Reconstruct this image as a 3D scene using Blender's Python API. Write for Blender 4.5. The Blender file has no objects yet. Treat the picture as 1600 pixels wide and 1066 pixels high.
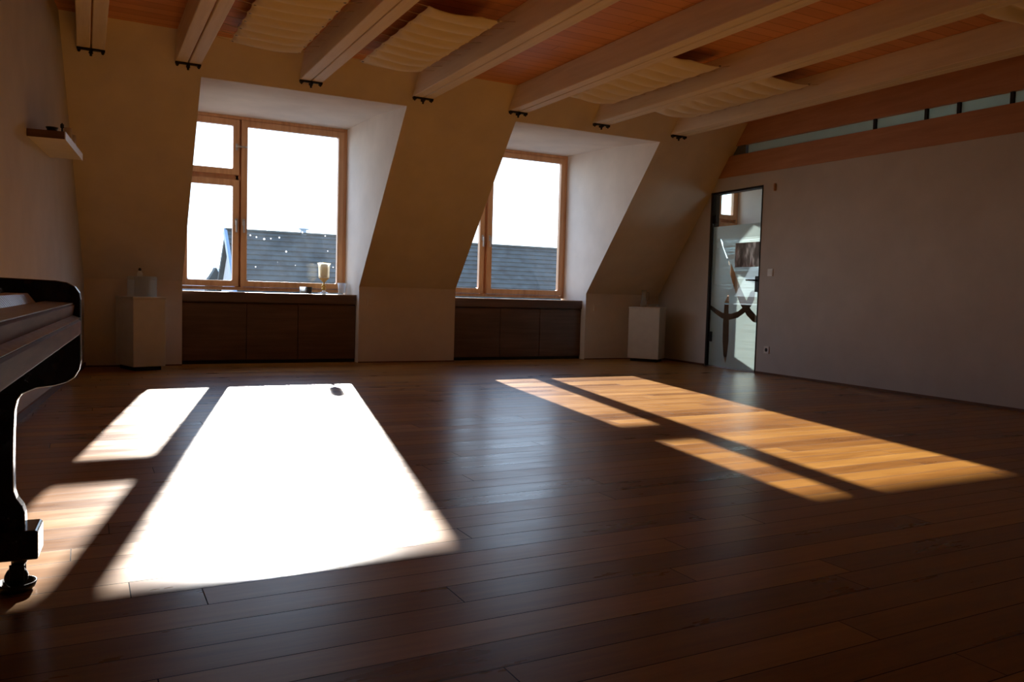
import bpy, bmesh, math, random
from mathutils import Vector, Matrix
random.seed(7)
PI = math.pi
SC = bpy.context.scene
COL = SC.collection

# ------------------------------------------------------------------ materials
def newmat(name):
    m = bpy.data.materials.new(name); m.use_nodes = True
    nt = m.node_tree; nt.nodes.clear()
    out = nt.nodes.new('ShaderNodeOutputMaterial')
    return m, nt, out

def N(nt, typ, **kw):
    n = nt.nodes.new(typ)
    for k, v in kw.items():
        if k in n.inputs.keys(): n.inputs[k].default_value = v
        else: setattr(n, k, v)
    return n

def math_n(nt, op, a, b=None):
    n = nt.nodes.new('ShaderNodeMath'); n.operation = op
    for i, v in enumerate((a, b)):
        if v is None: continue
        if isinstance(v, (int, float)): n.inputs[i].default_value = v
        else: nt.links.new(v, n.inputs[i])
    return n.outputs[0]

def ramp(nt, fac, stops):
    r = nt.nodes.new('ShaderNodeValToRGB')
    while len(r.color_ramp.elements) < len(stops): r.color_ramp.elements.new(0.5)
    for e, (p, c) in zip(r.color_ramp.elements, stops):
        e.position = p; e.color = (*c, 1)
    nt.links.new(fac, r.inputs[0]); return r.outputs[0]

def noise(nt, vec, scale=(1, 1, 1), s=5, detail=4, rough=.55):
    mp = nt.nodes.new('ShaderNodeMapping'); mp.inputs['Scale'].default_value = scale
    nt.links.new(vec, mp.inputs[0])
    n = nt.nodes.new('ShaderNodeTexNoise'); n.inputs['Scale'].default_value = s
    n.inputs['Detail'].default_value = detail; n.inputs['Roughness'].default_value = rough
    nt.links.new(mp.outputs[0], n.inputs['Vector']); return n.outputs['Fac']

def simple(name, col, rough=.5, metal=0., var=.06, scale=12., spec=.5, bump=0., coat=0., emit=None):
    m, nt, out = newmat(name)
    b = nt.nodes.new('ShaderNodeBsdfPrincipled')
    g = nt.nodes.new('ShaderNodeNewGeometry')
    f = noise(nt, g.outputs['Position'], s=scale)
    lo = tuple(max(0, c * (1 - var * 2)) for c in col); hi = tuple(min(1, c * (1 + var * 2)) for c in col)
    c = ramp(nt, f, [(.3, lo), (.7, hi)])
    nt.links.new(c, b.inputs['Base Color'])
    b.inputs['Roughness'].default_value = rough; b.inputs['Metallic'].default_value = metal
    b.inputs['Specular IOR Level'].default_value = spec
    b.inputs['Coat Weight'].default_value = coat; b.inputs['Coat Roughness'].default_value = .15
    if bump:
        bp = N(nt, 'ShaderNodeBump', Strength=bump, Distance=.002)
        nt.links.new(f, bp.inputs['Height']); nt.links.new(bp.outputs[0], b.inputs['Normal'])
    nt.links.new(b.outputs[0], out.inputs[0]); return m

def wood(name, cols, axis='X', rough=.45, grain=40., spec=.5, coat=0., bump=.15, knots=False):
    """streaky timber, grain along the given axis"""
    m, nt, out = newmat(name)
    b = nt.nodes.new('ShaderNodeBsdfPrincipled')
    g = nt.nodes.new('ShaderNodeNewGeometry')
    sc = {'X': (.06, 1, 1), 'Y': (1, .06, 1), 'Z': (1, 1, .06)}[axis]
    f = noise(nt, g.outputs['Position'], sc, grain, 5, .6)
    f2 = noise(nt, g.outputs['Position'], {'X': (.3, 1, 1), 'Y': (1, .3, 1), 'Z': (1, 1, .3)}[axis], 4, 3)
    mix = math_n(nt, 'ADD', math_n(nt, 'MULTIPLY', f, .6), math_n(nt, 'MULTIPLY', f2, .4))
    c = ramp(nt, mix, [(.32, cols[0]), (.5, cols[1]), (.68, cols[2])])
    nt.links.new(c, b.inputs['Base Color'])
    b.inputs['Roughness'].default_value = rough; b.inputs['Specular IOR Level'].default_value = spec
    b.inputs['Coat Weight'].default_value = coat; b.inputs['Coat Roughness'].default_value = .2
    bp = N(nt, 'ShaderNodeBump', Strength=bump, Distance=.001)
    nt.links.new(f, bp.inputs['Height']); nt.links.new(bp.outputs[0], b.inputs['Normal'])
    nt.links.new(b.outputs[0], out.inputs[0]); return m

def planks(name, pitch, length, y0, cols, rough, gap=.0030, spec=.5, roughvar=.08, bump=.5, lines=(.02, .01, .006), aniso=0.):
    """boards running along world X, each board its own tone"""
    m, nt, out = newmat(name)
    b = nt.nodes.new('ShaderNodeBsdfPrincipled')
    g = nt.nodes.new('ShaderNodeNewGeometry')
    s = nt.nodes.new('ShaderNodeSeparateXYZ'); nt.links.new(g.outputs['Position'], s.inputs[0])
    yy = math_n(nt, 'DIVIDE', math_n(nt, 'ADD', s.outputs['Y'], 50 * pitch - y0), pitch)
    row = math_n(nt, 'FLOOR', yy); fy = math_n(nt, 'FRACT', yy)
    wn = nt.nodes.new('ShaderNodeTexWhiteNoise'); wn.noise_dimensions = '1D'; nt.links.new(row, wn.inputs['W'])
    xx = math_n(nt, 'ADD', math_n(nt, 'DIVIDE', s.outputs['X'], length), math_n(nt, 'MULTIPLY', wn.outputs['Value'], 7.3))
    col = math_n(nt, 'FLOOR', xx); fx = math_n(nt, 'FRACT', xx)
    cb = nt.nodes.new('ShaderNodeCombineXYZ'); nt.links.new(row, cb.inputs[0]); nt.links.new(col, cb.inputs[1])
    w2 = nt.nodes.new('ShaderNodeTexWhiteNoise'); w2.noise_dimensions = '2D'; nt.links.new(cb.outputs[0], w2.inputs['Vector'])
    tone = w2.outputs['Value']
    # grain, shifted per board
    off = nt.nodes.new('ShaderNodeCombineXYZ'); nt.links.new(math_n(nt, 'MULTIPLY', tone, 31.), off.inputs[2])
    va = nt.nodes.new('ShaderNodeVectorMath'); va.operation = 'ADD'
    nt.links.new(g.outputs['Position'], va.inputs[0]); nt.links.new(off.outputs[0], va.inputs[1])
    gr = noise(nt, va.outputs[0], (.12, 1.6, 1), 26, 6, .62)
    gr2 = noise(nt, va.outputs[0], (.35, 1.6, 1), 7, 4, .6)
    f = math_n(nt, 'ADD', math_n(nt, 'MULTIPLY', tone, .34), math_n(nt, 'ADD', math_n(nt, 'MULTIPLY', gr, .36), math_n(nt, 'MULTIPLY', gr2, .30)))
    c = ramp(nt, f, [(.22, cols[0]), (.5, cols[1]), (.80, cols[2])])
    # gaps
    hg = gap / pitch / 2
    ey = math_n(nt, 'MAXIMUM', math_n(nt, 'LESS_THAN', fy, hg), math_n(nt, 'GREATER_THAN', fy, 1 - hg))
    ex = math_n(nt, 'LESS_THAN', fx, gap / length)
    e = math_n(nt, 'MAXIMUM', ex, ey)
    mx = nt.nodes.new('ShaderNodeMix'); mx.data_type = 'RGBA'
    nt.links.new(e, mx.inputs[0]); nt.links.new(c, mx.inputs[6]); mx.inputs[7].default_value = (*lines, 1)
    nt.links.new(mx.outputs[2], b.inputs['Base Color'])
    r = math_n(nt, 'ADD', math_n(nt, 'MULTIPLY', gr2, roughvar * 2), rough - roughvar)
    r = math_n(nt, 'ADD', r, math_n(nt, 'MULTIPLY', tone, roughvar * .6))
    r = math_n(nt, 'MINIMUM', math_n(nt, 'ADD', r, math_n(nt, 'MULTIPLY', e, .5)), 1.)
    nt.links.new(r, b.inputs['Roughness']); b.inputs['Specular IOR Level'].default_value = spec
    h = math_n(nt, 'SUBTRACT', math_n(nt, 'MULTIPLY', gr, .25), e)
    bp = N(nt, 'ShaderNodeBump', Strength=bump, Distance=.0012)
    nt.links.new(h, bp.inputs['Height']); nt.links.new(bp.outputs[0], b.inputs['Normal'])
    nt.links.new(b.outputs[0], out.inputs[0]); return m

def glass(name, tint=(1, 1, 1), haze=0., hazecol=(.9, .95, 1), dirt=False, refl=1.0):
    """thin clear pane: straight-through light, fresnel reflection, dust specks, haze as a glare veil"""
    m, nt, out = newmat(name)
    tr = N(nt, 'ShaderNodeBsdfTransparent', Color=(*tint, 1))
    gl = N(nt, 'ShaderNodeBsdfGlossy', Roughness=.02, Color=(refl, refl, refl, 1))
    fr = N(nt, 'ShaderNodeFresnel', IOR=1.45)
    gb = nt.nodes.new('ShaderNodeNewGeometry')   # the same outer fresnel on both faces of the thin sheet
    nt.links.new(math_n(nt, 'SUBTRACT', 1.45, math_n(nt, 'MULTIPLY', gb.outputs['Backfacing'], 1.45 - 1 / 1.45)), fr.inputs['IOR'])
    mx = nt.nodes.new('ShaderNodeMixShader')
    nt.links.new(fr.outputs[0], mx.inputs[0]); nt.links.new(tr.outputs[0], mx.inputs[1]); nt.links.new(gl.outputs[0], mx.inputs[2])
    last = mx.outputs[0]
    if haze or dirt:
        tl = N(nt, 'ShaderNodeBsdfTranslucent', Color=(*hazecol, 1))
        m2 = nt.nodes.new('ShaderNodeMixShader')
        g = nt.nodes.new('ShaderNodeNewGeometry')
        if dirt:
            v = nt.nodes.new('ShaderNodeTexVoronoi'); v.inputs['Scale'].default_value = 11.
            nt.links.new(g.outputs['Position'], v.inputs['Vector'])
            w = math_n(nt, 'LESS_THAN', v.outputs['Distance'], math_n(nt, 'MULTIPLY', noise(nt, g.outputs['Position'], s=6., detail=2), .20))
            keep = math_n(nt, 'GREATER_THAN', noise(nt, g.outputs['Position'], s=3.5, detail=1), .44)
            f = math_n(nt, 'ADD', math_n(nt, 'MULTIPLY', math_n(nt, 'MULTIPLY', w, keep), .3), math_n(nt, 'MULTIPLY', noise(nt, g.outputs['Position'], s=2.5), haze * 2))
            nt.links.new(f, m2.inputs[0])
        else: m2.inputs[0].default_value = haze
        nt.links.new(last, m2.inputs[1]); nt.links.new(tl.outputs[0], m2.inputs[2]); last = m2.outputs[0]
    nt.links.new(last, out.inputs[0]); return m

def translucent(name, col, tcol, trans=.5, through=0., gloss=0.):
    m, nt, out = newmat(name)
    d = N(nt, 'ShaderNodeBsdfDiffuse', Color=(*col, 1)); t = N(nt, 'ShaderNodeBsdfTranslucent', Color=(*tcol, 1))
    mx = nt.nodes.new('ShaderNodeMixShader'); mx.inputs[0].default_value = trans
    nt.links.new(d.outputs[0], mx.inputs[1]); nt.links.new(t.outputs[0], mx.inputs[2]); last = mx.outputs[0]
    if through:
        tr = N(nt, 'ShaderNodeBsdfTransparent'); m2 = nt.nodes.new('ShaderNodeMixShader'); m2.inputs[0].default_value = through
        nt.links.new(last, m2.inputs[1]); nt.links.new(tr.outputs[0], m2.inputs[2]); last = m2.outputs[0]
    if gloss:
        gl = N(nt, 'ShaderNodeBsdfGlossy', Roughness=.15); m3 = nt.nodes.new('ShaderNodeMixShader'); m3.inputs[0].default_value = gloss
        nt.links.new(last, m3.inputs[1]); nt.links.new(gl.outputs[0], m3.inputs[2]); last = m3.outputs[0]
    nt.links.new(last, out.inputs[0]); return m

M = {}
M['floor'] = planks('floor_boards', .1225, 1.9, 2.232, [(.12, .042, .012), (.28, .115, .020), (.46, .225, .045)], .285, spec=.26)
M['ceiling'] = planks('ceiling_boards', .12, 4.0, 0., [(.54, .24, .11), (.62, .29, .14), (.70, .34, .17)], .55, gap=.003, spec=.3, lines=(.08, .03, .01))
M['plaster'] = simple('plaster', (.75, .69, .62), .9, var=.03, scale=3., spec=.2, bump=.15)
M['shaded_plaster'] = simple('plaster_darkened', (.53, .51, .485), .9, var=.03, scale=3., spec=.2, bump=.15)  # darker copy of the plaster; dimness of these walls put into the colour
M['white_plaster'] = simple('white_plaster', (.80, .80, .80), .9, var=.02, scale=3., spec=.2)
M['beam'] = wood('beam_spruce', [(.66, .57, .44), (.74, .65, .51), (.80, .72, .58)], 'Y', .6, 30, .3)
M['fascia'] = wood('fascia_spruce', [(.38, .18, .09), (.45, .22, .11), (.52, .27, .14)], 'Y', .6, 20, .3)
M['window_wood'] = wood('window_larch', [(.54, .26, .11), (.68, .36, .17), (.76, .43, .22)], 'Z', .38, 30, .5)
M['sill_wood'] = wood('sill_oak', [(.34, .20, .11), (.42, .26, .15), (.5, .32, .2)], 'X', .35, 30, .5)
M['dark_wood'] = wood('cabinet_oak', [(.085, .045, .03), (.13, .07, .045), (.19, .10, .065)], 'X', .4, 30, .5)
M['skirting'] = wood('skirting_oak', [(.09, .04, .02), (.14, .06, .03), (.2, .09, .04)], 'Y', .5, 30, .4)
M['piano'] = wood('piano_case', [(.018, .009, .005), (.03, .014, .008), (.05, .022, .012)], 'Y', .25, 30, .5, coat=.4, bump=.05)
M['piano_front'] = wood('piano_keyslip', [(.09, .035, .016), (.14, .055, .025), (.19, .08, .036)], 'Y', .5, 40, .25, coat=0., bump=.1)
M['piano_dull'] = wood('piano_keyslip_face', [(.13, .040, .012), (.19, .062, .018), (.26, .09, .028)], 'Y', .68, 40, .08, bump=.1)
M['top_sheen'] = simple('painted_sheen', (.50, .49, .46), .40, .5, var=.1, scale=60., spec=.6, coat=.3)  # pale metallic tone stands in for skylight sheen on the ledge tops
M['ivory'] = simple('key_ivory', (.88, .88, .86), .28, var=.02, spec=.8)
M['ebony'] = simple('key_ebony', (.012, .012, .013), .25, var=.1)
M['felt'] = simple('red_felt', (.10, .01, .01), .9)
M['brass'] = simple('brass', (.55, .38, .12), .3, 1.)
M['dark_metal'] = simple('dark_metal', (.03, .028, .026), .45, .8)
M['bracket'] = simple('black_steel', (.015, .013, .012), .6, .4)
M['steel'] = simple('satin_steel', (.55, .55, .55), .3, 1.)
M['handle'] = simple('handle_alloy', (.6, .58, .55), .35, .7)
M['white_plastic'] = simple('white_plastic', (.72, .70, .66), .4, var=.02)
M['white_lacquer'] = simple('white_lacquer', (.66, .64, .58), .4, var=.02)
M['dark_base'] = simple('black_plinth', (.012, .012, .012), .7)  # plain black for plinths and the socket well
M['fabric'] = translucent('canvas', (.86, .78, .64), (.6, .48, .3), .12)
M['cord'] = simple('cord', (.62, .52, .38), .9)
M['eyelet'] = simple('eyelet', (.05, .04, .03), .4, .8)
M['pane'] = glass('window_pane', haze=.004)  # haze is a faint translucent veil standing in for glare
M['pane_dirty'] = glass('window_pane_spotted', haze=.006, dirt=True)
M['door_glass'] = glass('door_glass', (.90, .97, .95))
M['film'] = translucent('frosted_film', (.62, .76, .76), (.86, .98, .98), .86, .05, .02)
def film_mat():
    m, nt, out = newmat('frosted_film')
    t = N(nt, 'ShaderNodeBsdfTranslucent', Color=(.90, 1., 1., 1)); d = N(nt, 'ShaderNodeBsdfDiffuse', Color=(.62, .76, .76, 1))
    rf = N(nt, 'ShaderNodeBsdfRefraction', Color=(.95, 1., 1., 1), Roughness=.62, IOR=1.25); rf.distribution = 'BECKMANN'
    a = nt.nodes.new('ShaderNodeMixShader'); a.inputs[0].default_value = .88
    nt.links.new(d.outputs[0], a.inputs[1]); nt.links.new(t.outputs[0], a.inputs[2])
    b = nt.nodes.new('ShaderNodeMixShader'); b.inputs[0].default_value = .4
    nt.links.new(a.outputs[0], b.inputs[1]); nt.links.new(rf.outputs[0], b.inputs[2]); nt.links.new(b.outputs[0], out.inputs[0])
    return m
M['film'] = film_mat()
M['clerestory'] = translucent('matt_clerestory_glass', (.5, .6, .52), (.74, .88, .80), .66, .06, .05)
M['acrylic'] = glass('clear_acrylic', (.93, .95, .93), haze=.08, hazecol=(.9, .9, .85))
M['tumbler'] = glass('clear_glass', (.95, .97, .95), haze=.12)
M['goblet'] = translucent('etched_glass', (.75, .74, .62), (.95, .93, .80), .6, .45, .1)
M['wax'] = translucent('candle_wax', (.80, .66, .36), (.75, .6, .28), .3)
M['wax_white'] = translucent('white_wax', (.85, .83, .78), (.9, .88, .8), .5)
M['roof'] = simple('slate_tiles', (.024, .031, .031), .75, var=.25, scale=3., spec=.25)
M['zinc'] = simple('zinc_roof', (.60, .62, .66), .45, .2, var=.1, scale=1.)
M['render'] = simple('house_render', (.45, .43, .40), .9)
M['verge'] = simple('verge_zinc', (.14, .20, .26), .4, .3)
M['dull_roof'] = simple('far_roof', (.16, .18, .20), .9, var=.2, scale=.4)
M['ground'] = simple('street_ground', (.16, .15, .14), .95, scale=.5)
M['ceramic_dark'] = simple('dark_ceramic', (.02, .018, .016), .4)

def poster_mat():
    m, nt, out = newmat('grey_photo_print')
    g = nt.nodes.new('ShaderNodeNewGeometry')
    a = noise(nt, g.outputs['Position'], (1, 5, 2.2), 2.2, 2)
    c = ramp(nt, a, [(.36, (.30, .27, .27)), (.50, (.48, .43, .43)), (.60, (.95, .88, .90)), (.70, (.55, .45, .46))])
    d = nt.nodes.new('ShaderNodeBsdfDiffuse'); t = nt.nodes.new('ShaderNodeBsdfTranslucent')
    nt.links.new(c, d.inputs[0]); nt.links.new(c, t.inputs[0])
    mx = nt.nodes.new('ShaderNodeMixShader'); mx.inputs[0].default_value = .6
    nt.links.new(d.outputs[0], mx.inputs[1]); nt.links.new(t.outputs[0], mx.inputs[2]); nt.links.new(mx.outputs[0], out.inputs[0])
    return m
M['poster'] = poster_mat()

# ------------------------------------------------------------------ mesh helper
class MB:
    def __init__(self, xf=None): self.v = []; self.f = []; self.s = []; self.xf = xf
    def _add(self, vs, fs, smooth=False):
        o = len(self.v)
        for p in vs:
            p = Vector(p)
            if self.xf: p = self.xf @ p
            self.v.append(p)
        for f in fs: self.f.append(tuple(i + o for i in f)); self.s.append(smooth)
        return self
    def box(self, a, b):
        x0, y0, z0 = [min(p, q) for p, q in zip(a, b)]; x1, y1, z1 = [max(p, q) for p, q in zip(a, b)]
        return self._add([(x0, y0, z0), (x1, y0, z0), (x1, y1, z0), (x0, y1, z0), (x0, y0, z1), (x1, y0, z1), (x1, y1, z1), (x0, y1, z1)],
                         [(0, 3, 2, 1), (4, 5, 6, 7), (0, 1, 5, 4), (1, 2, 6, 5), (2, 3, 7, 6), (3, 0, 4, 7)])
    def prism(self, pts, c0, c1, plane='yz', smooth=False):
        """closed polygon in a plane, extruded along the third axis from c0 to c1"""
        def P(p, c):
            return {'yz': (c, p[0], p[1]), 'xz': (p[0], c, p[1]), 'xy': (p[0], p[1], c)}[plane]
        n = len(pts)
        vs = [P(p, c0) for p in pts] + [P(p, c1) for p in pts]
        fs = [tuple(range(n))[::-1], tuple(range(n, 2 * n))]
        self._add(vs, fs)
        o = len(self.v) - 2 * n
        for i in range(n):
            j = (i + 1) % n
            self.f.append((o + i, o + j, o + n + j, o + n + i)); self.s.append(smooth)
        return self
    def lathe(self, prof, c=(0, 0, 0), n=28, smooth=True, axis='z'):
        vs = []; fs = []
        for r, z in prof:
            for k in range(n):
                t = 2 * PI * k / n
                q = (r * math.cos(t), r * math.sin(t), z)
                if axis == 'x': q = (q[2], q[0], q[1])
                if axis == 'y': q = (q[0], q[2], q[1])
                vs.append((c[0] + q[0], c[1] + q[1], c[2] + q[2]))
        for i in range(len(prof) - 1):
            for k in range(n):
                k2 = (k + 1) % n
                fs.append((i * n + k, i * n + k2, (i + 1) * n + k2, (i + 1) * n + k))
        fs.append(tuple(range(n))[::-1]); m = (len(prof) - 1) * n
        fs.append(tuple(range(m, m + n)))
        return self._add(vs, fs, smooth)
    def tube(self, pts, r, n=8):
        P = [Vector(p) for p in pts]; vs = []; fs = []
        for i, p in enumerate(P):
            d = (P[min(i + 1, len(P) - 1)] - P[max(i - 1, 0)]).normalized()
            u = d.orthogonal().normalized()
            if abs(d.z) < .99: u = d.cross(Vector((0, 0, 1))).normalized()
            w = d.cross(u)
            for k in range(n):
                t = 2 * PI * k / n
                vs.append(p + (u * math.cos(t) + w * math.sin(t)) * r)
        for i in range(len(P) - 1):
            for k in range(n):
                k2 = (k + 1) % n
                fs.append((i * n + k, i * n + k2, (i + 1) * n + k2, (i + 1) * n + k))
        fs.append(tuple(range(n))[::-1]); m = (len(P) - 1) * n; fs.append(tuple(range(m, m + n)))
        return self._add(vs, fs, True)
    def build(self, name, mat, parent=None, bevel=0., loc=None, seg=2):
        me = bpy.data.meshes.new(name)
        off = Vector(parent.location) if (parent is not None and loc is None and parent.get('_world')) else Vector(loc or (0, 0, 0))
        me.from_pydata([tuple(p - off) for p in self.v], [], self.f)
        me.polygons.foreach_set('use_smooth', self.s)
        bm = bmesh.new(); bm.from_mesh(me); bmesh.ops.recalc_face_normals(bm, faces=bm.faces); bm.to_mesh(me); bm.free()
        me.materials.append(mat)
        o = bpy.data.objects.new(name, me); COL.objects.link(o)
        if parent is not None: o.parent = parent
        elif loc: o.location = loc
        if bevel:
            b = o.modifiers.new('bevel', 'BEVEL'); b.width = bevel; b.segments = seg; b.limit_method = 'ANGLE'; b.angle_limit = math.radians(40)
        return o

def sub(name, mb, mat, parent_part, base, bevel=0.):
    """a sub-part of a part; coordinates given like the part's"""
    o = mb.build(name, mat, None, bevel, loc=None)
    if base is not None:
        me = o.data
        for v in me.vertices: v.co -= Vector(base)
    o.parent = parent_part
    return o

def thing(name, label=None, cat=None, loc=(0, 0, 0), rz=0, group=None, world=True, kind=None):
    o = bpy.data.objects.new(name, None); COL.objects.link(o)
    o.location = loc; o.rotation_euler = (0, 0, rz); o.empty_display_size = .1
    if world: o['_world'] = 1
    tag(o, label, cat, group, kind); return o

def tag(o, label=None, cat=None, group=None, kind=None):
    if label: o['label'] = label
    if cat: o['category'] = cat
    if group: o['group'] = group
    if kind: o['kind'] = kind
    return o

def struct(name, mb, mat, bevel=0.):
    return tag(mb.build(name, mat, None, bevel), kind='structure')

# ------------------------------------------------------------------ room dimensions (metres)
D = 8.657            # inner face of the knee wall under the roof slope
KNEE = .840
W = 9.192            # room face of the windows
WO = 9.27            # outer face
YT, ZT = 7.265, 2.529    # upper front edge of the dormer openings
ZC = 2.818           # ceiling
def ysl(z): return D + (z - KNEE) * (YT - D) / (ZT - KNEE)
YC1, ZC1, ZC2 = 8.192, 2.606, 2.631
YB = -4.5            # wall behind the viewpoint
LW0 = Vector((-.004, D, 0)); LDIR = Vector((-.1005, -.9949, 0))
RW0 = Vector((6.776, D, 0)); RDIR = Vector((-.0638, -.99796, 0)); RN = Vector((.99796, -.0638, 0))
def lwx(y): return LW0.x - .1010 * (D - y)
# frame of the right wall: x = distance from the corner along it, y = outwards, z = up
RX = Matrix(((RDIR.x, RN.x, 0, RW0.x), (RDIR.y, RN.y, 0, RW0.y), (0, 0, 1, 0), (0, 0, 0, 1)))
LN = Vector((.9949, -.1005, 0))
LX = Matrix(((LDIR.x, LN.x, 0, LW0.x), (LDIR.y, LN.y, 0, LW0.y), (0, 0, 1, 0), (0, 0, 0, 1)))
HALLX = 9.7
DORM = [(.859, 2.666), (3.818, 5.627), (6.880, 8.62)]

# floor, ceiling, ground
struct('floor', MB().box((-1.8, YB - .15, -.12), (HALLX + .2, WO, 0)), M['floor'])
yc = ysl(ZC)
struct('ceiling', MB().box((-1.8, YB - .15, ZC), (HALLX + .2, yc + .35, ZC + .12)), M['ceiling'])
struct('ground', MB().box((-80, 9.4, -8.2), (120, 140, -8)), M['ground'])

# window wall with knee wall, roof slope and dormer reveals
mb = MB()
prof = [(D, 0), (D, KNEE), (ysl(ZC + .1), ZC + .1), (WO, ZC + .1), (WO, 0)]
cols = [(-.6, DORM[0][0]), (DORM[0][1], DORM[1][0]), (DORM[1][1], DORM[2][0]), (DORM[2][1], HALLX + .2)]
for a, b in cols: mb.prism(prof, a, b)
for a, b in DORM:
    mb.prism([(YT, ZT), (YC1, ZC1), (W - .002, ZC2), (WO, ZC2), (WO, ZC + .1), (ysl(ZC + .1), ZC + .1)], a, b)
    mb.box((a, 9.16, 0), (b, WO, .745))
mb.box((6.88, 9.05, .745), (7.05, WO, ZC2))
struct('wall_back', mb, M['plaster'])
mb = MB(LX); mb.box((-.7, -.12, 0), (13.6, 0, ZC + .1)); struct('wall_left', mb, M['shaded_plaster'])
struct('wall_front', MB().box((-1.8, YB - .15, 0), (HALLX + .2, YB, ZC)), M['shaded_plaster'])
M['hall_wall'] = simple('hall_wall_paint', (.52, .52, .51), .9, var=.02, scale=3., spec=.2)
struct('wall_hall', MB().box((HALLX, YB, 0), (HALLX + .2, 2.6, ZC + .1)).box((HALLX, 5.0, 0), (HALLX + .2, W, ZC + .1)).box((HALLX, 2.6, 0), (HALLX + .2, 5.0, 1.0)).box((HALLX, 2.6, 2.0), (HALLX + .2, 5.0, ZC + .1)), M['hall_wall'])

# right wall: door opening 1.035..1.947, clerestory strip above the wooden header
DA, DB, DH = 1.035, 1.945, 2.09
T = .10
def strip_z(a): return 2.480 + (2.411 - 2.480) * (a - 1.594) / (4.85 - 1.594)
def hdr_z(a): return 2.249 + (2.176 - 2.249) * (a - 1.062) / (4.866 - 1.062)
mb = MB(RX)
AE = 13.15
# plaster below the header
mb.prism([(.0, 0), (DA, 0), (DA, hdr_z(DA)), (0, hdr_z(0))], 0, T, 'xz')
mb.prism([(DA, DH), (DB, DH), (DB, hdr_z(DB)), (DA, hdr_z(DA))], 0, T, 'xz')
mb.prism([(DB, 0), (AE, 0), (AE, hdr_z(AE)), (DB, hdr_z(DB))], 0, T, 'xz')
struct('wall_right', mb, M['shaded_plaster'])
mb = MB(RX)
mb.prism([(0, hdr_z(0)), (AE, hdr_z(AE)), (AE, strip_z(AE)), (1.30, strip_z(1.30)), (0, strip_z(0) + .02)], -.012, T, 'xz')
struct('trim_1', mb, M['fascia'])
mb = MB(RX)
mb.prism([(0, strip_z(0) + .12), (1.35, strip_z(1.35) + .108), (AE, strip_z(AE) + .085), (AE, ZC + .05), (0, ZC + .05)], -.002, T, 'xz')
struct('trim_2', mb, M['fascia'])
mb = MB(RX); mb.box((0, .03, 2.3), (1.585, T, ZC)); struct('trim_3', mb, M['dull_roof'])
# clerestory glazing
cl = thing('window_4', kind='structure', loc=tuple(RX @ Vector((1.6, .05, 2.4))))
edges = [1.60, 3.40, 3.955, 4.27, 4.735, 6.0, 7.2, 8.4, 9.6, 11.7, 13.1]
for a, b in zip(edges, edges[1:]):
    mb = MB(RX); mb.box((a + .012, .045, strip_z(a) - .05), (b - .012, .053, strip_z(b) + .16)); mb.build('pane', M['clerestory'], cl)
for a in edges[1:-1]:
    mb = MB(RX); mb.box((a - .014, .02, strip_z(a) - .05), (a + .014, .075, strip_z(a) + .16)); mb.build('mullion', M['bracket'], cl)

# baseboards
mb = MB(RX); mb.box((0, -.012, 0), (DA - .01, 0, .022)); mb.box((DB + .01, -.012, 0), (13.1, 0, .022)); struct('baseboard_right', mb, M['skirting'])
mb = MB(LX); mb.box((0.0, 0, 0), (13.1, .014, .045)); struct('baseboard_left', mb, M['skirting'])
mb = MB()
mb.box((.01, D - .01, 0), (DORM[0][0], D, .012)); mb.box((DORM[0][1], D - .01, 0), (DORM[1][0], D, .012)); mb.box((DORM[1][1], D - .01, 0), (6.76, D, .012))
struct('baseboard_back', mb, M['skirting'])

# ------------------------------------------------------------------ dormer windows
ZP = [.866, 1.886, 2.066, 2.528]; ZF0, ZF1 = .763, 2.631
def frame_rect(mb, x0, x1, z0, z1, w, y0, y1, wb=None):
    wb = wb or w
    mb.box((x0, y0, z0), (x0 + w, y1, z1)); mb.box((x1 - w, y0, z0), (x1, y1, z1))
    mb.box((x0 + w, y0, z0), (x1 - w, y1, z0 + wb)); mb.box((x0 + w, y0, z1 - w), (x1 - w, y1, z1))
def sash_mesh(x0, x1, z0, z1, w, y0, y1):
    """sash ring with rounded inner corners"""
    r = .016; mb = MB(); inner = []
    xi0, xi1, zi0, zi1 = x0 + w, x1 - w, z0 + w, z1 - w
    for cx, cz, a0 in ((xi1 - r, zi1 - r, 0), (xi0 + r, zi1 - r, 90), (xi0 + r, zi0 + r, 180), (xi1 - r, zi0 + r, 270)):
        for k in range(5):
            t = math.radians(a0 + k * 22.5); inner.append((cx + r * math.cos(t), cz + r * math.sin(t)))
    outer = []
    for (cx, cz) in ((x1, z1), (x0, z1), (x0, z0), (x1, z0)): outer += [(cx, cz)] * 5
    n = 20; vs = []
    for y in (y0, y1):
        vs += [(p[0], y, p[1]) for p in inner] + [(p[0], y, p[1]) for p in outer]
    fs = []
    for i in range(n):
        j = (i + 1) % n
        same = outer[i] == outer[j]
        for o, flip in ((0, 0), (2 * n, 1)):
            q = (o + i, o + j, o + n + i) if same else (o + i, o + j, o + n + j, o + n + i)
            fs.append(q[::-1] if flip else q)
        fs.append((i, j, 2 * n + j, 2 * n + i))
        if not same: fs.append((n + i, n + j, 3 * n + j, 3 * n + i))
    mb._add(vs, fs)
    bm = bmesh.new()
    for v in mb.v: bm.verts.new(v)
    bm.verts.ensure_lookup_table()
    for f in mb.f:
        try: bm.faces.new([bm.verts[i] for i in f])
        except ValueError: pass
    bmesh.ops.remove_doubles(bm, verts=bm.verts, dist=1e-6)
    m2 = MB(); m2.v = [v.co.copy() for v in bm.verts]; m2.f = [tuple(v.index for v in f.verts) for f in bm.faces]; m2.s = [False] * len(m2.f)
    bm.verts.index_update(); m2.f = [tuple(v.index for v in f.verts) for f in bm.faces]
    bm.free(); return m2

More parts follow.
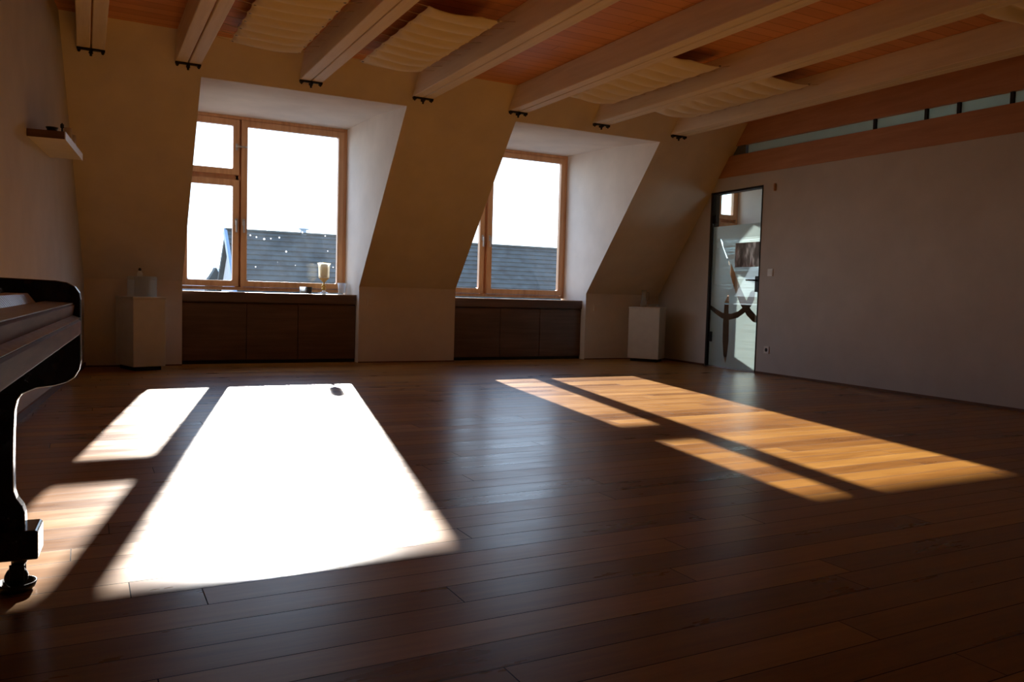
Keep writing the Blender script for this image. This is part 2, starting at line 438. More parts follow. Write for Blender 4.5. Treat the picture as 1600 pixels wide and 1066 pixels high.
def handle(win, x, z, side):
    mb = MB(); mb.box((x - .013, W - .008, z - .035), (x + .013, W, z + .035)); mb.box((x - .007, W - .04, z - .006), (x + .007, W - .008, z + .012))
    if side == 0: mb.box((x - .009, W - .045, z - .115), (x + .009, W - .03, z + .012))
    else: mb.box((x - .012, W - .045, z - .008), (x + side * .10, W - .032, z + .010))
    mb.build('handle', M['handle'], win, bevel=.003)

def window(name, x0, x1, colsx, pane='pane', handles=()):
    w = thing(name, kind='structure', loc=((x0 + x1) / 2, W, ZF0))
    mb = MB(); OF = .036
    frame_rect(mb, x0, x1, ZF0, ZF1, OF, W + .012, WO - .005)
    for (a, b), (c, d) in zip(colsx, colsx[1:]):
        mb.box(((b + c) / 2 - .042, W + .056, ZF0 + OF), ((b + c) / 2 + .042, WO - .005, ZF1 - OF))
    for i, (a, b) in enumerate(colsx):
        if i != len(colsx) - 1 or len(colsx) == 3:
            mb.box((max(x0 + .02, a - .075), W + .056, (ZP[1] + ZP[2]) / 2 - .045), (b + .065, WO - .006, (ZP[1] + ZP[2]) / 2 + .045))
    mb.build('frame', M['window_wood'], w, bevel=.003)
    sw = .064
    for i, (a, b) in enumerate(colsx):
        spans = [(ZP[0], ZP[3])] if (i == len(colsx) - 1 and len(colsx) == 2) else [(ZP[0], ZP[1]), (ZP[2], ZP[3])]
        for z0, z1 in spans:
            s = sash_mesh(a - sw, b + sw, z0 - sw, z1 + sw, sw, W, W + .055).build('sash', M['window_wood'], w, bevel=.003)
            g = MB().box((a - .01, W + .030, z0 - .01), (b + .01, W + .036, z1 + .01))
            big = (b - a) > .6
            g.build('pane', M['pane_dirty'] if big and pane == 'dirty' else M['pane'], w)
    for h in handles: handle(w, *h)
    return w
x0, x1 = DORM[0]
window('window_1', x0, x1, [(.96, 1.416), (1.566, 2.565)], 'dirty', [(1.452, 2.30, 1), (1.452, 1.50, 0), (1.528, 1.50, 0)])
x0, x1 = DORM[1]
window('window_2', x0, x1, [(3.918, 4.372), (4.544, 5.528)], 'pane', [(4.408, 2.30, 1), (4.408, 1.50, 0), (4.506, 1.50, 0)])
x0, x1 = DORM[2]
window('window_3', 7.05, x1, [(7.150, 7.56), (7.71, 8.11), (8.29, 8.52)], 'pane', [])

w5 = thing('added_window', kind='structure', loc=(HALLX, 3.8, 1.0))  # unseen hall window, added so skylight brightens the clerestory glass
mb = MB(); mb.box((HALLX + .06, 2.6, 1.0), (HALLX + .13, 5.0, 1.06)); mb.box((HALLX + .06, 2.6, 1.94), (HALLX + .13, 5.0, 2.0))
for k in range(3): mb.box((HALLX + .06, 2.6 + k * 1.17, 1.06), (HALLX + .13, 2.66 + k * 1.17, 1.94))
mb.build('frame', M['window_wood'], w5)
MB().box((HALLX + .09, 2.62, 1.02), (HALLX + .096, 4.98, 1.98)).build('pane', M['pane'], w5)
# ------------------------------------------------------------------ sills and built-in cupboards
def niche(x0, x1, seams, where):
    s = thing('window_sill', 'dark oak window sill board spanning the %s' % where, 'sill', ((x0 + x1) / 2, 8.74, .642))
    MB().box((x0 + .002, 8.74, .737), (x1 - .002, W + .01, .745)).build('board', M['sill_wood'], s, bevel=.001)
    MB().box((x0 + .002, 8.74, .642), (x1 - .002, 8.765, .7365)).build('front_rail', M['dark_wood'], s, bevel=.002)
    c = thing('built_in_cupboard', 'dark oak three-door cupboard built under the %s' % where, 'cupboard', ((x0 + x1) / 2, 8.76, 0))
    MB().box((x0 + .002, 8.785, 0.0), (x1 - .002, 9.14, .640)).build('body', M['dark_wood'], c)
    MB().box((x0 + .004, 8.772, 0.0), (x1 - .004, 8.785, .035)).build('plinth', M['dark_base'], c)
    e = [x0 + .002] + list(seams) + [x1 - .002]
    for a, b in zip(e, e[1:]):
        MB().box((a + .003, 8.758, .04), (b - .003, 8.780, .628)).build('door', M['dark_wood'], c, bevel=.002)
    return s
niche(*DORM[0], (1.495, 2.029), 'dormer window with the goblet candle')
niche(*DORM[1], (4.467, 5.022), 'dormer window without any ornaments')
MB_ = MB().box((DORM[2][0] + .002, 8.74, .70), (DORM[2][1] - .002, W + .01, .745))
tag(MB_.build('window_sill', M['dark_wood'], bevel=.003), 'window sill in the hall seen through the glass door', 'sill')
tag(MB().box((DORM[2][0] + .002, 8.76, 0), (DORM[2][1] - .002, 9.14, .70)).build('built_in_cupboard', M['dark_wood']), 'low cupboard in the hall behind the glass door', 'cupboard')

# ------------------------------------------------------------------ ceiling beams
BX = [.047, .748, 1.746, 2.788, 3.793, 4.781, 5.807, 6.801]
ZB = 2.602
def beam(i):
    x = BX[i]
    words = ['ceiling beam beside the wall with the shelf, against the piano side',
             'ceiling beam over the outer end of the first dormer, next in from the piano wall',
             'ceiling beam above the big pane of the goblet window, between the two wide canvas panels',
             'ceiling beam ending over the slope between the two dormers, bare gap beside it',
             'ceiling beam meeting the slope just above the plain dormer, first after the bare ceiling gap',
             'ceiling beam over the plain dormer with canvas panels on both sides',
             'last full ceiling beam before the wall with the glass door',
             'beam running over the hall behind the clerestory strip']
    t = thing('ceiling_beam', 'pale spruce ' + words[i], 'beam', (x, 7.2, ZB), group='paired spruce ceiling beams')
    for s in (-1, 1):
        a, b = (x - .0975, x - .005) if s < 0 else (x + .005, x + .0975)
        MB().prism([(ysl(ZB), ZB), (ysl(ZC) + .0, ZC), (YB + .0, ZC), (YB, ZB)], a, b).build('plank', M['beam'], t, bevel=.006)
    MB().box((x - .006, YB, ZB + .02), (x + .006, 7.12, ZC)).build('spacer', M['fascia'], t)
    if i < 8:
        mb = MB(); y = ysl(ZB) - .035
        mb.box((x - .098, y - .018, ZB - .012), (x + .098, y + .018, ZB))
        mb.box((x - .012, y - .03, ZB - .03), (x + .012, y + .03, ZB - .012))
        mb.lathe([(.009, -.055), (.009, -.03)], (x, y, ZB), 10); mb.lathe([(.016, -.036), (.016, -.028)], (x, y, ZB), 6, False)
        for s in (-1, 1):
            mb.box((x + s * .082 - .012, y - .02, ZB - .024), (x + s * .082 + .012, y + .02, ZB - .012))
            mb.lathe([(.007, -.034), (.007, -.022)], (x + s * .082, y, ZB), 8)
        mb.build('steel_bracket', M['bracket'], t)
for i in range(7): beam(i)

# ------------------------------------------------------------------ canvas acoustic panels between the beams
def canvas(cx, y0, y1, label, xl=-.275, xr=.275, beams=None, ph=0.):
    x0, x1 = cx + xl, cx + xr; z = 2.70
    t = thing('acoustic_panel', label, 'ceiling panel', (cx, (y0 + y1) / 2, z), group='canvas panels laced between the beams')
    nx, ny = 14, 96; vs = []; fs = []; nt_ = 8
    for j in range(ny + 1):
        v = j / ny; y = y0 + (y1 - y0) * v
        for i in range(nx + 1):
            u = i / nx
            sc = .010 * abs(math.sin(PI * v * nt_)) * (1 if 0 < j < ny else 0)
            x = x0 + sc + (x1 - x0 - 2 * sc) * u
            mid = math.sin(PI * u)
            zz = z - .040 * mid ** .45 * abs(math.sin(PI * (v * nt_ + .10 * math.sin(3 * u + ph)))) ** .7 - .005 * mid - .004 * math.sin(5 * u + 4 * v + ph) * mid
            vs.append((x, y, zz))
    n = len(vs)
    vs += [(p[0], p[1], p[2] + .004) for p in vs]
    w = nx + 1
    for j in range(ny):
        for i in range(nx):
            a = j * w + i; fs.append((a, a + w, a + w + 1, a + 1)); fs.append((n + a, n + a + 1, n + a + w + 1, n + a + w))
    for j in range(ny):
        for i in (0, nx):
            a = j * w + i; fs.append((a, a + w, n + a + w, n + a))
    for i in range(nx):
        for j in (0, ny):
            a = j * w + i; fs.append((a, a + 1, n + a + 1, n + a))
    MB()._add(vs, fs, True).build('canvas', M['fabric'], t)
    for s, xe, bxx in ((-1, x0, beams[0] + .0975), (1, x1, beams[1] - .0975)):
        for k in range(nt_ + 1):
            y = y0 + (y1 - y0) * k / nt_
            y = min(max(y, y0 + .018), y1 - .018); xx = xe - s * .022
            mb = MB(); mb.lathe([(.0045, -.004), (.0095, -.004), (.0105, -.001), (.0095, .006), (.0045, .006)], (xx, y, z), 12)
            mb.build('eyelet', M['eyelet'], t)
            MB().tube([(xx, y, z - .003), (xe + s * .01, y, z + .004), (bxx, y, z + .02)], .0022, 5).build('lacing_cord', M['cord'], t)
canvas(1.275, 5.20, 6.71, 'wavy canvas panel nearest the piano wall, between the first two full beams', beams=(BX[1], BX[2]))
canvas(2.305, 5.15, 6.68, 'wavy canvas panel laced beside the bare ceiling gap, above the goblet window', beams=(BX[2], BX[3]), ph=1)
canvas(4.325, 5.15, 6.68, 'wavy canvas panel half hidden by a beam, above the plain dormer', beams=(BX[4], BX[5]), ph=2)
canvas(5.345, 5.15, 6.72, 'wavy canvas panel closest to the glass door', beams=(BX[5], BX[6]), ph=3)
canvas(5.315, 1.75, 3.31, 'canvas panel of the second row, only its corner showing beside the last full beam', beams=(BX[5], BX[6]), ph=4)

# ------------------------------------------------------------------ glass door
d = thing('door_1', kind='structure', loc=tuple(RX @ Vector((DA, 0, 0))))
def RB(a, b): return MB(RX).box(a, b)
mb = MB(RX); mb.box((DA, -.004, 0), (DA + .035, T + .004, DH)); mb.box((DB - .018, -.004, 0), (DB, T + .004, DH)); mb.box((DA + .035, -.004, DH - .022), (DB - .018, T + .004, DH))
mb.build('door_frame', M['bracket'], d, bevel=.002)
L0, L1, LZ0, LZ1 = 1.072, 1.925, .012, 2.064
leaf = RB((L0, .020, LZ0), (L1, .028, LZ1)).build('door_leaf', M['door_glass'], d)
RB((L0, .0, 0), (L1, .05, .004)).build('threshold', M['steel'], d)
# frosted film with the clear brush strokes left out
STROKES = [
 [(1.41, 1.249), (1.509, 1.091), (1.625, 0.919), (1.718, 0.795), (1.791, 0.707), (1.929, 0.611), (1.939, 0.551), (1.833, 0.569), (1.728, 0.637), (1.619, 0.748), (1.523, 0.884), (1.401, 1.115)],
 [(1.202, 1.537), (1.25, 1.488), (1.261, 1.434), (1.397, 1.231), (1.388, 1.208), (1.237, 1.458)],
 [(1.068, 0.739), (1.192, 0.69), (1.306, 0.651), (1.451, 0.646), (1.572, 0.678), (1.655, 0.726), (1.702, 0.784), (1.732, 0.841), (1.777, 0.909), (1.826, 0.927), (1.851, 0.898), (1.843, 0.82), (1.789, 0.74), (1.699, 0.67), (1.576, 0.604), (1.437, 0.576), (1.292, 0.586), (1.158, 0.641), (1.072, 0.686)],
 [(1.392, 0.878), (1.409, 0.789), (1.404, 0.696), (1.422, 0.533), (1.429, 0.323), (1.411, 0.158), (1.389, 0.057), (1.346, 0.153), (1.321, 0.316), (1.314, 0.528), (1.323, 0.67), (1.327, 0.776)]]
def crossings(poly, z):
    xs = []
    for (xa, za), (xb, zb) in zip(poly, poly[1:] + poly[:1]):
        if (za <= z) != (zb <= z): xs.append(xa + (z - za) * (xb - xa) / (zb - za))
    xs.sort(); return list(zip(xs[::2], xs[1::2]))
mb = MB(RX); FZ1 = 1.682; rows = 300; y = .0295
for k in range(rows):
    za = LZ0 + (FZ1 - LZ0) * k / rows; zb = LZ0 + (FZ1 - LZ0) * (k + 1) / rows
    cut = sorted(sum((crossings(p, (za + zb) / 2) for p in STROKES), []))
    x = L0
    for c0, c1 in cut + [(L1, L1)]:
        if c0 > x: mb._add([(x, y, za), (min(c0, L1), y, za), (min(c0, L1), y, zb), (x, y, zb)], [(0, 1, 2, 3)])
        x = max(x, c1)
film = mb.build('frosted_film', M['film'], d)
film['label'] = 'frosted film with clear calligraphic strokes'
mb = MB(RX); mb.box((1.862, .008, .905), (1.925, .020, 1.083)); mb.box((1.862, .028, .905), (1.925, .040, 1.083)); plate = mb.build('lock_plate', M['dark_metal'], d, bevel=.002)
mb = MB(RX); mb.tube([(1.893, .012, 1.035), (1.893, -.045, 1.035)], .009); mb.tube([(1.900, -.045, 1.035), (1.84, -.047, 1.036), (1.775, -.045, 1.037)], .008)
sub('door_handle', mb, M['dark_metal'], plate, d.location)
mb = MB(RX); mb.box((L0 - .01, .012, .30), (L0 + .05, .036, .42)); mb.box((L0 - .01, .012, 1.72), (L0 + .05, .036, 1.82)); mb.build('hinge', M['dark_metal'], d)
pz = MB(RX); pz.box((1.497, .0165, 1.190), (1.921, .0180, 1.467))
tag(pz.build('photo_print', M['poster']), 'grey photo print stuck on the glass door above the handle', 'print')

# switches and sockets
def plate_(name, label, cat, xf, a, z, w, h, inner):
    t = thing(name, label, cat, tuple(xf @ Vector((a, 0, z))))
    s = -1
    MB(xf).box((a - w / 2, 0, z - h / 2), (a + w / 2, s * .010, z + h / 2)).build('cover_plate', M['white_plastic' if inner else 'plaster'], t, bevel=.003)
    if inner == 'rocker': MB(xf).box((a - w * .34, s * .010, z - h * .34), (a + w * .34, s * .014, z + h * .34)).build('rocker', M['white_plastic'], t, bevel=.002)
    elif inner == 'hole':
        m4 = xf @ Matrix.Translation((a, -.010, z))
        MB(m4).lathe([(.019, -.0015), (.021, 0), (.0, .001)], (0, 0, 0), 20, True, 'y').build('socket_well', M['dark_base'], t)
    return t
plate_('light_switch', 'white light switch beside the glass door handle', 'switch', RX, 2.118, 1.12, .08, .08, 'rocker')
plate_('power_socket', 'white wall socket low beside the glass door', 'socket', RX, 2.115, .27, .08, .08, 'hole')
tag(MB(RX).box((2.128, -.022, 2.005), (2.146, 0, 2.085)).build('wall_hook', M['fascia'], bevel=.003), 'small brown hook high beside the top of the glass door', 'hook')
BK = Matrix(((1, 0, 0, 0), (0, 1, 0, D), (0, 0, 1, 0), (0, 0, 0, 1)))
plate_('blank_wall_plate', 'small blank plate on the knee wall between the two dormers', 'wall plate', BK, 2.806, .673, .08, .08, '')
plate_('blank_wall_plate', 'small blank plate on the knee wall between the plain dormer and the corner', 'wall plate', BK, 5.785, .661, .08, .08, '')

# ------------------------------------------------------------------ wall shelf
sh = thing('wall_shelf', 'white floating shelf on the wall above the piano', 'shelf', tuple(LX @ Vector((2.54, 0, 1.66))))
MB(LX).box((2.09, 0, 1.665), (2.99, .20, 1.705)).build('board', M['white_lacquer'], sh, bevel=.002)
MB(LX).box((2.09, .20, 1.660), (2.99, .206, 1.708)).build('front_edge', M['white_lacquer'], sh)
MB(LX).box((2.985, .002, 1.662), (2.994, .200, 1.707)).build('end_cap', M['dark_wood'], sh)
t = thing('oil_burner', 'small dark oil burner on the wall shelf', 'burner', tuple(LX @ Vector((2.88, .12, 1.705))))
c = LX @ Vector((2.88, .12, 1.708))
MB().lathe([(.030, 0), (.032, .006), (.026, .014), (.028, .020), (.030, .022), (.028, .022)], c, 20).build('base', M['ceramic_dark'], t)
MB().lathe([(.01, .020), (.030, .026), (.036, .036), (.031, .036), (.012, .030)], c, 20).build('bowl', M['ceramic_dark'], t)
t = thing('candlestick', 'thin dark candlestick on the wall shelf', 'candlestick', tuple(LX @ Vector((2.80, .15, 1.705))))
c = LX @ Vector((2.76, .16, 1.708))
MB().lathe([(.028, 0), (.028, .004), (.006, .012), (.005, .055), (.011, .060), (.011, .066)], c, 16).build('stem', M['dark_metal'], t)
MB().lathe([(.010, .066), (.011, .078), (.004, .086), (.003, .088)], c, 14).build('knob', M['ceramic_dark'], t)
for k, (a, h, r, lab) in enumerate([(2.60, .085, .026, 'white tealight glass near the dark burner on the wall shelf'), (2.40, .075, .026, 'cream tealight glass at the window end of the wall shelf')]):
    t = thing('tealight_holder', lab, 'tealight', tuple(LX @ Vector((a, .17, 1.708))))
    c = LX @ Vector((a, .172, 1.709))
    MB().lathe([(r * .8, 0), (r, .008), (r, h), (r * .9, h), (r * .88, .01), (0, .01)], c, 20).build('glass_cup', M['wax_white'], t)
    MB().lathe([(r * .75, .012), (r * .75, .03), (0, .031)], c, 16).build('candle', M['wax_white' if k == 0 else 'wax'], t)
t = thing('dark_bowl', 'low dark bowl in the middle of the wall shelf', 'bowl', tuple(LX @ Vector((2.68, .12, 1.708))))
MB().lathe([(.03, 0), (.055, .02), (.065, .045), (.060, .045), (.048, .022), (0, .01)], LX @ Vector((2.65, .10, 1.709)), 24).build('bowl', M['ceramic_dark'], t)

# ------------------------------------------------------------------ white pedestal boxes
def pedestal(loc, ang, w, dp, h, label):
    t = thing('pedestal_box', label, 'pedestal', loc, ang, 'white pedestal boxes in the corners', world=False)
    MB().box((.03, .03, 0), (w - .03, dp - .03, .04)).build('plinth', M['dark_base'], t)
    MB().box((0, 0, .038), (w, dp, h - .018)).build('body', M['white_lacquer'], t, bevel=.006)
    MB().box((-.004, -.004, h - .018), (w + .004, dp + .004, h)).build('top_panel', M['white_lacquer'], t, bevel=.004)
    return t
angL = math.radians(18)
pedestal((.392, 8.115, 0), angL, .295, .43, .682, 'white box pedestal beneath the shelf wall carrying an acrylic case')
angR = math.radians(-54)
pedestal((6.10, 8.38, 0), angR, .40, .29, .688, 'white box pedestal by the glass door corner carrying a glass jug')
# things on the pedestals
R1 = Matrix.Translation((.392, 8.115, .682)) @ Matrix.Rotation(angL, 4, 'Z')
t = thing('display_case', 'clear acrylic case on the pedestal near the piano wall', 'case', (.392, 8.115, .682), angL, world=False)
mb = MB(); a0, a1, b0, b1, hh = .02, .225, .03, .20, .185
mb.box((a0, b0, .001), (a1, b0 + .004, hh)); mb.box((a0, b1 - .004, .001), (a1, b1, hh)); mb.box((a0, b0 + .004, .001), (a0 + .004, b1 - .004, hh)); mb.box((a1 - .004, b0 + .004, .001), (a1, b1 - .004, hh))
mb.build('case_walls', M['acrylic'], t)
MB().box((a0, b0, hh), (a1, b1, hh + .004)).build('lid', M['acrylic'], t)
e = thing('figurine', 'little white figure with dark top standing on the acrylic case', 'ornament', tuple(R1 @ Vector((.10, .11, .1895))))
c = R1 @ Vector((.10, .11, .190))
MB().lathe([(.022, 0), (.024, .02), (.018, .04), (.010, .05)], c, 18).build('body', M['wax_white'], e)
MB().lathe([(.009, .05), (.014, .058), (.012, .072), (.002, .078)], c, 14).build('cap', M['ceramic_dark'], e)
R2 = Matrix.Translation((6.10, 8.38, .688)) @ Matrix.Rotation(angR, 4, 'Z')
t = thing('glass_jug', 'tall clear glass jug on the pedestal near the glass door', 'jug', tuple(R2 @ Vector((.15, .12, 0))))
c = R2 @ Vector((.15, .12, .001))
MB().lathe([(.035, 0), (.042, .01), (.040, .06), (.028, .12), (.026, .17), (.034, .215), (.031, .215), (.023, .17), (.024, .12), (.036, .06), (.036, .014), (0, .012)], c, 24).build('vessel', M['tumbler'], t)
MB().tube([c + Vector((.03, -.01, .19)), c + Vector((.065, -.02, .18)), c + Vector((.068, -.02, .10)), c + Vector((.036, -.01, .07))], .006, 8).build('handle', M['tumbler'], t)
t = thing('glass_dish', 'low clear glass dish beside the jug', 'dish', tuple(R2 @ Vector((.27, .12, 0))))
MB().lathe([(.05, 0), (.075, .02), (.078, .04), (.072, .04), (.068, .022), (0, .008)], R2 @ Vector((.285, .12, .001)), 28).build('bowl', M['tumbler'], t)

# ------------------------------------------------------------------ goblet candle and small glasses on the first sill
SZ = .7455
g = thing('goblet_candle_holder', 'tall etched glass goblet holder standing on the window sill', 'candle holder', (2.352, 8.95, SZ))
c = (2.352, 8.95, SZ)
MB().lathe([(.0, 0), (.105, 0), (.112, .004), (.06, .014), (.022, .026), (.014, .04)], c, 36).build('foot', M['tumbler'], g)
MB().lathe([(.014, .04), (.024, .052), (.026, .064), (.012, .074), (.024, .084), (.026, .096), (.012, .106), (.009, .13)], c, 24).build('stem', M['brass'], g)
MB().lathe([(.009, .13), (.02, .138), (.052, .172), (.058, .180), (.054, .180), (.02, .146), (.0, .14)], c, 32).build('cup_base', M['wax'], g)
MB().lathe([(.058, .181), (.060, .20), (.062, .28), (.066, .320), (.076, .342), (.073, .343), (.062, .322), (.058, .28), (.056, .20), (.053, .185)], c, 36).build('bowl', M['goblet'], g)
t = thing('pillar_candle', 'beige pillar candle inside the goblet', 'candle', (2.352, 8.95, SZ + .185))
MB().lathe([(0, .182), (.040, .182), (.040, .335), (.034, .345), (.015, .352), (0, .353)], c, 28).build('wax', M['wax'], t)
MB().tube([(2.352, 8.95, SZ + .35), (2.353, 8.95, SZ + .365)], .0015, 5).build('wick', M['ceramic_dark'], t)
def tumbler(x, y, r, h, label, full=None):
    t = thing('glass_tumbler', label, 'glass', (x, y, SZ))
    MB().lathe([(r * .8, 0), (r * .86, .004), (r, h), (r * .93, h), (r * .78, .008), (0, .008)], (x, y, SZ), 24).build('glass', M['tumbler'], t)
    if full: MB().lathe([(0, .009), (r * .72, .009), (r * .76, .028), (0, .03)], (x, y, SZ), 20).build('tealight', M[full], t)
tumbler(2.125, 8.98, .034, .075, 'glinting tealight glass on the sill, on the mullion side of the black pot', 'wax_white')
tumbler(2.232, 9.10, .028, .07, 'small tealight glass on the sill between the dark pot and the goblet', 'wax_white')
tumbler(2.585, 9.04, .050, .13, 'tall clear glass tumbler on the sill in the corner of the reveal')
t = thing('incense_pot', 'small black pot on the sill between two tealight glasses', 'pot', (2.20, 9.0, SZ))
MB().lathe([(.022, 0), (.028, .01), (.034, .055), (.036, .075), (.031, .075), (.026, .02), (0, .015)], (2.20, 9.0, SZ), 20).build('pot', M['ceramic_dark'], t)

# ------------------------------------------------------------------ piano
pn = thing('upright_piano', 'old dark brown upright piano with open keyboard and castors', 'piano', (-.003, 2.42, 0), math.radians(-3.7), world=False)
LEN = 1.48
def pp(name, mb, mat, bevel=0., **k): return mb.build(name, M[mat], pn, bevel, **k)
CH = .045
cheek_prof = [(-.34, .812), (-.06, .803), (-.035, .799), (-.017, .789), (-.006, .773), (-.003, .755), (-.003, .595), (-.007, .572), (-.018, .552), (-.035, .540), (-.062, .532), (-.105, .526), (-.135, .512), (-.34, .512)]
leg_prof = [(-.135, .514), (-.146, .497), (-.152, .470), (-.155, .40), (-.156, .33), (-.155, .262), (-.149, .243), (-.136, .222), (-.131, .205), (-.130, .165), (-.285, .165), (-.285, .21), (-.272, .24), (-.268, .30), (-.268, .45), (-.285, .48), (-.30, .514)]
for y0 in (0, -LEN + CH):
    pp('cheek', MB().prism(cheek_prof, y0 - CH, y0, 'xz'), 'piano', .004)
    pp('leg', MB().prism(leg_prof, y0 - CH, y0, 'xz'), 'piano', .004)
    pp('toe_block', MB().prism([(-.098, .092), (-.098, .162), (-.104, .168), (-.58, .168), (-.58, .092)], y0 - CH - .035, y0 + .035, 'xz'), 'piano', .004)
    for cx in (-.145, -.52):
        yc_ = y0 - CH / 2
        ca = MB(); ca.lathe([(.012, .065), (.020, .080), (.022, .092)], (cx, yc_, 0), 16)
        ca.box((cx - .022, yc_ - .020, .022), (cx + .012, yc_ - .015, .072)); ca.box((cx - .022, yc_ + .015, .022), (cx + .012, yc_ + .020, .072)); ca.box((cx - .018, yc_ - .016, .064), (cx + .012, yc_ + .016, .072))
        fk = ca.build('castor', M['dark_metal'], pn, .002)
        wh = MB(); wh.lathe([(.0, -.012), (.024, -.012), (.027, -.007), (.027, .007), (.024, .012), (0, .012)], (cx - .008, yc_, .034), 22, True, 'y')
        o = wh.build('wheel', M['dark_metal'], None); o.parent = fk
        cp = MB(); cp.lathe([(0, 0), (.034, 0), (.043, .008), (.047, .022), (.043, .023), (.036, .009), (0, .007)], (cx - .008, yc_, 0), 30)
        o = cp.build('castor_cup', M['dark_metal'], None); o.parent = fk
# keybed and mouldings
pp('keybed', MB().prism([(-.006, .664), (-.003, .668), (-.003, .700), (-.006, .705), (-.022, .707), (-.024, .707), (-.60, .707), (-.60, .660), (-.03, .660)], -LEN + CH, -CH, 'xz'), 'piano_dull', .001)
pp('keyslip', MB().prism([(-.022, .707), (-.017, .740), (-.022, .744), (-.080, .744), (-.080, .707)], -LEN + CH, -CH, 'xz'), 'piano_dull', .001)
pp('ledge', MB().prism([(-.0225, .7072), (-.0225, .7150), (-.003, .7080), (-.003, .7072)], -LEN + CH, -CH, 'xz'), 'top_sheen')
pp('slip_cap', MB().prism([(-.083, .7442), (-.083, .7500), (-.0205, .7462), (-.0205, .7442)], -LEN + CH, -CH, 'xz'), 'top_sheen')  # thin strip added to carry the painted sheen
pp('key_rail', MB().prism([(-.083, .707), (-.083, .743), (-.085, .745), (-.089, .745), (-.089, .707)], -LEN + CH, -CH, 'xz'), 'piano', .001)
for y0 in (-CH, -LEN + CH + .070):
    pp('key_block', MB().box((-.10, y0 - .070, .707), (-.30, y0, .758)), 'piano', .004)
KW = .02352; K0 = -CH - .072 - .0235 * 52
NW = 52; span = LEN - 2 * CH - .144; KW = span / NW; ystart = -LEN + CH + .072
wk0 = bk0 = None
for k in range(NW):
    y = ystart + k * KW
    if wk0 is None:
        wk0 = MB().prism([(-.0915, .742), (-.112, .770), (-.30, .770), (-.30, .742)], .0034, KW - .0034, 'xz').build('white_key', M['ivory'], pn, .002); o = wk0
    else:
        o = wk0.copy(); COL.objects.link(o); o.parent = pn
    o.location = (0, y, 0)
names = 'AB CD E F G'  # pattern of sharps from the low end: A#  C# D# F# G#
sharp = [1, 0, 1, 1, 0, 1, 1]
for k in range(NW - 1):
    if not sharp[k % 7]: continue
    y = ystart + (k + 1) * KW - .0055
    if bk0 is None:
        bk0 = MB().prism([(-.155, .769), (-.160, .781), (-.30, .783), (-.30, .769)], 0, .011, 'xz').build('black_key', M['ebony'], pn, .0015); o = bk0
    else:
        o = bk0.copy(); COL.objects.link(o); o.parent = pn
    o.location = (0, y, 0)
pp('name_felt', MB().box((-.300, -LEN + CH, .770), (-.304, -CH, .776)), 'felt')
pp('fallboard', MB().prism([(-.300, .776), (-.318, .93), (-.330, .935), (-.336, .93), (-.320, .707), (-.300, .707)], -LEN + CH, -CH, 'xz'), 'piano', .003)
pp('upper_panel', MB().box((-.345, -LEN + .03, .93), (-.36, -.03, 1.22)), 'piano', .003)
pp('case', MB().box((-.34, -LEN, .05), (-.60, -LEN + .03, 1.24)).box((-.34, -.03, .05), (-.60, 0, 1.24)).box((-.585, -LEN + .03, .10), (-.60, -.03, 1.24)), 'piano', .004)
pp('lower_panel', MB().box((-.36, -LEN + .03, .13), (-.375, -.03, .66)), 'piano', .003)
pp('bottom_rail', MB().box((-.34, -LEN + .03, .05), (-.37, -.03, .13)), 'piano', .003)
pp('lid', MB().box((-.325, -LEN - .012, 1.24), (-.61, .012, 1.262)), 'piano', .004)
for x in (-.22, -.27, -.32):
    pass
mb = MB()
for k, yy in enumerate((-.66, -.74, -.82)):
    mb.prism([(-.36, .075), (-.30, .075), (-.27, .065), (-.27, .055), (-.36, .06)], yy - .02, yy + .02, 'xz').build('pedal', M['brass'], pn, .002); mb = MB()

# ------------------------------------------------------------------ roofs outside
h = thing('neighbour_house', 'house across the street with a dark slate roof behind both dormer windows', 'house', (20, 30, -8))
ry, rz, n = 30., 2.80, 27; pitch = math.radians(44); run = .255
x0r, x1r = 4.37, 40.
pts = []
for k in range(n):
    ya = ry - run * k * math.cos(pitch); za = rz - run * k * math.sin(pitch)
    yb = ry - run * (k + 1) * math.cos(pitch); zb = rz - run * (k + 1) * math.sin(pitch)
    pts.append((ya, za)); pts.append((yb - .02, zb + .03))
    pts.append((yb, zb + .0))
yl, zl = pts[-1]
pts += [(yl, zl - .15), (ry, rz - .30), (2 * ry - yl, zl - .15), (2 * ry - yl, zl)]
MB().prism(pts, x0r, x1r).build('slate_roof', M['roof'], h)
MB().box((x0r, ry - .10, rz - .02), (x1r, ry + .10, rz + .045)).build('ridge_cap', M['roof'], h)
dd = Vector((0, -math.cos(pitch), -math.sin(pitch))); nn = Vector((0, -math.sin(pitch), math.cos(pitch)))
for s, x in ((0, x0r), (1, x1r)):
    a = Vector((x, ry, rz)); b = a + dd * run * n
    mb = MB(); q = [a - nn * .18, a + nn * .06, b + nn * .06, b - nn * .18]
    mb._add([(x - .05, p.y, p.z) for p in q] + [(x + .05, p.y, p.z) for p in q], [(0, 1, 2, 3), (4, 5, 6, 7), (0, 1, 5, 4), (1, 2, 6, 5), (2, 3, 7, 6), (3, 0, 4, 7)])
    mb.build('verge_board', M['verge'], h)
MB().prism([(yl + .4, -8), (2 * ry - yl - .4, -8), (2 * ry - yl - .4, zl), (ry, rz - .33), (yl + .4, zl)], x0r + .15, x1r - .15).build('walls', M['render'], h)
MB().box((7.02, 29.95, rz - .1), (7.20, 30.10, rz + .16)).box((6.95, 29.90, rz + .16), (7.27, 30.15, rz + .20)).build('chimney_pot', M['verge'], h)
z = thing('zinc_roof_house', 'low house with ribbed zinc roof seen in the lower corner of the first window', 'house', (6, 40, -8))
MB().prism([(36.5, -.5), (40, 1.62), (43.5, -.5), (43.5, -8), (36.5, -8)], 5.35, 12.).build('body', M['render'], z)
mb = MB()
